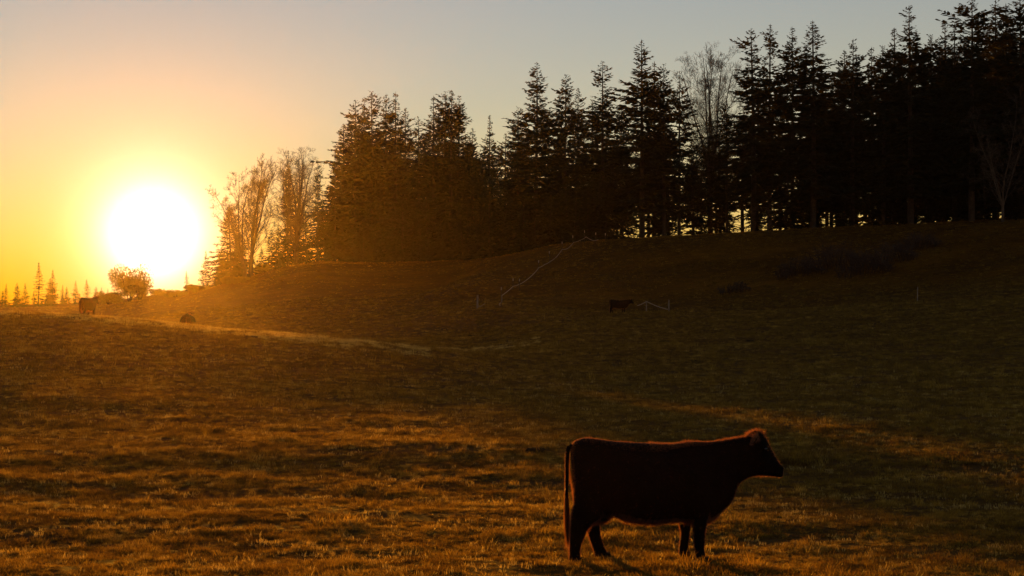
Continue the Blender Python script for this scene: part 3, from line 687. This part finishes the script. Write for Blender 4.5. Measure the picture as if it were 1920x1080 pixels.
def tail_meshes(lying=False):
    V, Fc = [], []
    pts = [(204, 205), (180, 222), (168, 262), (165, 400), (163, 540), (162, 660), (168, 720)]
    P = [Vector((zx(a), -.02, zz(b))) for a, b in pts]
    if lying: P = [Vector((p.x - .1, p.y, max(.08, p.z - .44))) for p in P]
    tube(V, Fc, P, [.032, .030, .026, .022, .019, .017, .012], 8)
    me = bpy.data.meshes.new('tail'); me.from_pydata(V, [], Fc); me.materials.append(MAT_COAT); me.polygons.foreach_set('use_smooth', [True] * len(me.polygons))
    rs = np.random.default_rng(4); n = 1500
    s = rs.random(n); zr = np.interp(s, [0, 1], [560, 800]); xr = np.interp(zr, [560, 660, 800], [163, 162, 172])
    P2 = np.stack([zx(xr) + rs.normal(size=n) * .011, -.02 + rs.normal(size=n) * .011, zz(zr)], 1)
    if lying: P2[:, 2] = np.maximum(.1, P2[:, 2] - .44); P2[:, 0] -= .1
    D = np.tile(np.array([.03, 0, -1.0]), (n, 1)) + rs.normal(size=(n, 3)) * np.array([.06, .06, .0]); D /= np.linalg.norm(D, axis=1)[:, None]
    L = rs.uniform(.12, .34, n) if not lying else rs.uniform(.03, .08, n)
    V2, Q2 = hair_blades(P2, D, L, np.full(n, .0022), rs)
    rs2 = rs; m = 700; zr = rs.uniform(240, 600, m); xr = np.interp(zr, [240, 262, 400, 600], [172, 168, 165, 162])
    P3 = np.stack([zx(xr) - .015, -.02 + rs.normal(size=m) * .015, zz(zr)], 1)
    if lying: P3[:, 2] = np.maximum(.1, P3[:, 2] - .44); P3[:, 0] -= .1
    D3 = np.tile(np.array([-.6, 0, -.8]), (m, 1)) + rs.normal(size=(m, 3)) * .2; D3 /= np.linalg.norm(D3, axis=1)[:, None]
    V3, Q3 = hair_blades(P3, D3, rs.uniform(.015, .03, m), np.full(m, .0016), rs)
    hm = np_mesh('tail_hair', np.concatenate([V2, V3]), np.concatenate([Q2, Q3 + len(V2)]), MAT_HAIR, False)
    return me, hm
def small_ball(name, c, r, mat):
    bm = bmesh.new(); bmesh.ops.create_icosphere(bm, subdivisions=2, radius=1, matrix=Matrix.Translation(c) @ Matrix.Diagonal((*r, 1)))
    me = bpy.data.meshes.new(name); bm.to_mesh(me); bm.free(); me.materials.append(mat); me.polygons.foreach_set('use_smooth', [True] * len(me.polygons)); return me
def hoof_mesh(l, r, y):
    bm = bmesh.new()
    for sg in (-1, 1):
        rr = []
        for z, g in ((0.0, 1.0), (.03, .97), (.075, .80)):
            cx = (zx(l) + zx(r)) / 2 + (1 - g) * -.02 + .012
            rr.append([(cx + math.cos(q) * (r - l) / 2 / ZS * g * 1.08, y + sg * .036 + math.sin(q) * .036 * g, z) for q in [2 * math.pi * i / 12 for i in range(12)]])
        ring_loft(bm, rr)
    bmesh.ops.recalc_face_normals(bm, faces=bm.faces); me = bpy.data.meshes.new('hoof'); bm.to_mesh(me); bm.free(); me.materials.append(MAT_HOOF); return me
def make_cow(lying=False):
    root = empty('cow'); drop = .44 if lying else 0
    def add(nm, me, par=root):
        o = bpy.data.objects.new(nm, me); COL.objects.link(o); o.parent = par; return o
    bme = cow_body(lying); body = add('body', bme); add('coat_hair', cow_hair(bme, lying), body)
    tm, hm = tail_meshes(lying); t = add('tail', tm); add('tail_hair', hm, t)
    for sg in (-1, 1):
        add('eye', small_ball('eye', (zx(1584), sg * .122, zz(226) - drop), (.022, .014, .018), MAT_EYE))
    if not lying:
        for L in LEGS: add('hoof', hoof_mesh(L[-1][1], L[-1][2], L[-1][3]))
    return root
def place(o, px, d, rz, s=1.0, dz=0.0):
    x = px_to_x(px, d); o.location = (x, d, ground_z(x, d) + dz); o.rotation_euler = (0, 0, rz); o.scale = (s, s, s)
def back_depth(px, row, h):
    ds = np.arange(94, 125, .5); z = tz((px - 960) / F * ds, ds) + h
    return float(ds[np.argmin(np.abs(HOR - (z - CZ) / ds * F - row))])
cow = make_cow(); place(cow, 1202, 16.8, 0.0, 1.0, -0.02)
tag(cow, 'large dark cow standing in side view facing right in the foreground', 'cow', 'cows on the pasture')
c2 = copy_tree(cow); place(c2, 1158, 133, math.radians(8), 0.92, -0.02); tag(c2, 'far dark cow standing below the hill beside the pale posts', 'cow')
c3 = copy_tree(cow); place(c3, 163, back_depth(165, 557, 1.45), math.radians(80), 1.0, -0.03); tag(c3, 'far cow standing on the bright field crest left of the sun', 'cow')
c4 = make_cow(True); place(c4, 352, back_depth(352, 596, .80), math.radians(97), 1.12, -0.02); tag(c4, 'cow lying low behind the field crest under the sun, only its back showing', 'cow', 'cows on the pasture')

# ------------------------------------------------------------------ dung pats
MAT_DUNG = simple('dried_dung', [(0.3, (0.008, 0.006, 0.004)), (0.7, (0.022, 0.016, 0.010))], 14.0, 0.95, bump=0.5, spec=0.05)
def dung(px, py, dmin, r, label, seed):
    R = random.Random(seed); d = hit_depth(px, py, dmin, 140); x = px_to_x(px, d); V, Fc = [], []; n = 16
    jag = [R.uniform(.8, 1.2) for _ in range(n)]
    for k, (g, h) in enumerate(((1.0, -.02), (.96, .03), (.75, .065), (.4, .075), (.12, .055))):
        for i in range(n): V.append((math.cos(6.283 * i / n) * r * g * jag[i], math.sin(6.283 * i / n) * r * g * jag[i], h * R.uniform(.85, 1.15)))
    for k in range(4):
        for i in range(n): Fc.append((k * n + i, k * n + (i + 1) % n, (k + 1) * n + (i + 1) % n, (k + 1) * n + i))
    Fc.append(tuple(4 * n + i for i in range(n)))
    o = mesh_obj('dung_pat', V, Fc, MAT_DUNG); o.location = (x, d, ground_z(x, d)); tag(o, label, 'dung', 'dung pats on the pasture')
dung(1005, 848, 22, .22, 'dark flat dung pat on the grass up left of the foreground cow', 1)
dung(1245, 641, 60, .34, 'small dark dung pat on the field below the far standing cow', 2)
dung(1406, 640, 60, .30, 'small dark dung pat on the field right of the one below the far cow', 3)
dung(886, 630, 60, .34, 'small dark dung pat on the field below the lone wooden post', 4)

# ------------------------------------------------------------------ grass
def clump(seed, n, rad, h0, h1):
    R = random.Random(seed); V, Fc = [], []
    for k in range(n):
        a = R.uniform(0, 6.28); rr = rad * math.sqrt(R.random()); p = Vector((math.cos(a) * rr, math.sin(a) * rr, -.01))
        h = R.uniform(h0, h1); b = R.uniform(0, 6.28); ln = R.uniform(.15, .9) * h; tip = p + Vector((math.cos(b) * ln, math.sin(b) * ln, h))
        mid = p.lerp(tip, .55) + Vector((0, 0, h * .16)); c = R.uniform(0, 6.28); w = R.uniform(.0015, .0034); s = Vector((math.cos(c), math.sin(c), 0)) * w
        i = len(V)
        for q in (p - s, p + s, mid + s * .8, mid - s * .8, tip): V.append(tuple(q))
        Fc.append((i, i + 1, i + 2, i + 3)); Fc.append((i + 3, i + 2, i + 4))
    me = bpy.data.meshes.new('grass_clump'); me.from_pydata(V, [], Fc); me.materials.append(MAT_GRASS); return me
gcol = bpy.data.collections.new('grass_clumps')
for k, (n, r, a, b) in enumerate(((40, .10, .025, .06), (36, .09, .03, .075), (30, .07, .03, .09), (44, .12, .015, .05), (40, .11, .02, .055), (9, .05, .06, .14))):
    gcol.objects.link(bpy.data.objects.new('grass_clump', clump(200 + k, n, r, a, b)))
MAT_SUNLIT_STRAW = simple('sunlit_dry_blade', [(0.3, (0.16, 0.10, 0.025)), (0.7, (0.34, 0.23, 0.07))], 3.0, 0.4, (0.85, 0.62, 0.16), 0.6, spec=0.4)  # straw paler than the turf, its colour standing in for sunlit glints
dcol = bpy.data.collections.new('sunlit_dry_clumps')
for k, (n, r, a, b) in enumerate(((12, .08, .03, .085), (9, .06, .04, .11), (15, .10, .025, .07))):
    me_ = clump(300 + k, n, r, a, b); me_.materials.clear(); me_.materials.append(MAT_SUNLIT_STRAW); dcol.objects.link(bpy.data.objects.new('sunlit_dry_clump', me_))
def scatter():
    X, D, S = [], [], []
    for d0, d1, dens, s0 in ((10.5, 14, 200, .66), (14.0, 22, 300, .66), (22, 34, 150, .85), (34, 52, 66, 1.1), (52, 80, 28, 1.5), (80, 118, 26, 1.7), (118, 180, 9, 2.0), (180, 236, 3.5, 1.6)):
        um = 0.395; mg = 5.0 if d0 < 80 else 2.0; area = um * (d1 * d1 - d0 * d0) + 2 * mg * (d1 - d0); n = int(area * dens)
        d = np.sqrt(rng.random(n) * (d1 * d1 - d0 * d0) + d0 * d0); x = (rng.random(n) * 2 - 1) * (um * d + mg)
        X.append(x); D.append(d); S.append(np.full(n, s0))
    X, D, S = map(np.concatenate, (X, D, S))
    patch = fbm(X * .5, D * .9, 61, 4); keep = rng.random(len(X)) < np.clip(.6 + 1.3 * (patch - .35), .45, 1.0)
    X, D, S, patch = X[keep], D[keep], S[keep], patch[keep]
    tuft = fbm(X * 2.6, D * 2.6, 71, 3)
    S = S * (0.55 + 0.9 * np.clip(tuft * 1.6 - .35, 0, 1)) * rng.uniform(.75, 1.25, len(X))
    cl = fbm(X * .8 + 40, D * .8, 81, 3); S = S * np.where(cl > .66, 1 + 4.0 * (cl - .66), 1)
    worn = fbm(X * .55 - 20, D * 1.1, 95, 4); ok = (worn > .34) | (rng.random(len(X)) < .25); X, D, S = X[ok], D[ok], S[ok]
    instance('grass', 'short tufted brown green pasture grass catching the low sun', X, D, S, gcol)
def instance(name, label, X, D, S, gcol):
    Z = tz(X, D); V = np.stack([X, D, Z], 1)
    me = bpy.data.meshes.new(name); me.vertices.add(len(V)); me.vertices.foreach_set('co', V.astype(np.float32).ravel())
    at = me.attributes.new('scl', 'FLOAT', 'POINT'); at.data.foreach_set('value', S.astype(np.float32))
    at = me.attributes.new('rot', 'FLOAT_VECTOR', 'POINT')
    rv = np.zeros((len(V), 3), np.float32); rv[:, 2] = rng.uniform(0, 6.283, len(V)); at.data.foreach_set('vector', rv.ravel())
    o = bpy.data.objects.new(name, me); COL.objects.link(o)
    tag(o, label, 'grass', kind='stuff')
    g = bpy.data.node_groups.new('scatter_' + name, 'GeometryNodeTree')
    g.interface.new_socket('Geometry', in_out='INPUT', socket_type='NodeSocketGeometry'); g.interface.new_socket('Geometry', in_out='OUTPUT', socket_type='NodeSocketGeometry')
    gi = g.nodes.new('NodeGroupInput'); go = g.nodes.new('NodeGroupOutput')
    m2p = g.nodes.new('GeometryNodeMeshToPoints'); iop = g.nodes.new('GeometryNodeInstanceOnPoints'); ci = g.nodes.new('GeometryNodeCollectionInfo')
    ci.inputs['Collection'].default_value = gcol; ci.inputs['Separate Children'].default_value = True; ci.inputs['Reset Children'].default_value = True
    iop.inputs['Pick Instance'].default_value = True
    ns = g.nodes.new('GeometryNodeInputNamedAttribute'); ns.data_type = 'FLOAT'; ns.inputs['Name'].default_value = 'scl'
    nr = g.nodes.new('GeometryNodeInputNamedAttribute'); nr.data_type = 'FLOAT_VECTOR'; nr.inputs['Name'].default_value = 'rot'
    L = g.links.new
    L(gi.outputs[0], m2p.inputs[0]); L(m2p.outputs[0], iop.inputs['Points']); L(ci.outputs[0], iop.inputs['Instance'])
    L(nr.outputs[0], iop.inputs['Rotation']); L(ns.outputs[0], iop.inputs['Scale']); L(iop.outputs[0], go.inputs[0])
    md = o.modifiers.new('scatter', 'NODES'); md.node_group = g
    print('GRASS', name, len(V))
scatter()
def scatter_sunlit_dry():
    X, D, S = [], [], []
    # longer tufts added along the near crest, sunlight put into their pale colour
    n = 46000; u = rng.uniform(-.40, .02, n); ds = np.arange(66, 100, .5); ug = np.linspace(-.41, .03, 90)
    rows = np.array([HOR - (tz0(q * ds, ds) - CZ) / ds * F for q in ug]); dc = ds[np.argmin(rows + 0.03 * np.abs(ds - 84), 1)]
    dcu = np.interp(u, ug, dc) + np.where(rng.random(n) < .45, rng.triangular(-1.5, 0.4, 2.0, n), rng.triangular(-9, -2, 2, n))
    keepc = (fbm(u * 120, dcu * .9, 91, 4) + rng.normal(0, .05, n)) > .455 + np.clip((u + .16) / .12, 0, 1) * .16
    X.append((u * dcu)[keepc]); D.append(dcu[keepc]); S.append(np.full(keepc.sum(), 1.6))
    for d0, d1, dens, s0 in ((12, 24, 26, .8), (24, 40, 9, 1.0), (40, 66, 3, 1.3)):
        n = int((.395 * (d1 * d1 - d0 * d0) + 8 * (d1 - d0)) * dens)
        d = np.sqrt(rng.random(n) * (d1 * d1 - d0 * d0) + d0 * d0); x = (rng.random(n) * 2 - 1) * (.395 * d + 4)
        k = fbm(x * .9 + 7, d * 1.3, 101, 4) > .52
        X.append(x[k]); D.append(d[k]); S.append(np.full(k.sum(), s0))
    X, D, S = map(np.concatenate, (X, D, S)); S = S * rng.uniform(.55, 1.25, len(X))
    instance('sunlit_dry_grass', 'dry grass tips, sun glints put into their pale colour, along the field crest and in the foreground turf', X, D, S, dcol)
scatter_sunlit_dry()

# ------------------------------------------------------------------ haze, added to stand for the lens glare around the sun
def haze():
    bm = bmesh.new(); bmesh.ops.create_cube(bm, size=1.0)
    x0, x1, y0, y1, z0, z1 = -330, 330, -20, 266, -12, 47
    for v in bm.verts: v.co = ((x0 + x1) / 2 + v.co.x * (x1 - x0), (y0 + y1) / 2 + v.co.y * (y1 - y0), (z0 + z1) / 2 + v.co.z * (z1 - z0))
    me = bpy.data.meshes.new('haze'); bm.to_mesh(me); bm.free()
    m, t = new_mat('glare_haze'); pv = N(t, 'ShaderNodeVolumePrincipled')
    pv.inputs['Color'].default_value = (1.0, 0.76, 0.46, 1); pv.inputs['Density'].default_value = HAZE_DENSITY; pv.inputs['Anisotropy'].default_value = HAZE_G
    o = N(t, 'ShaderNodeOutputMaterial'); t.links.new(pv.outputs[0], o.inputs['Volume']); me.materials.append(m)
    ob = bpy.data.objects.new('haze', me); COL.objects.link(ob)
    tag(ob, 'thin golden haze added over the pasture for the glare around the sun', 'haze', kind='stuff')
haze()
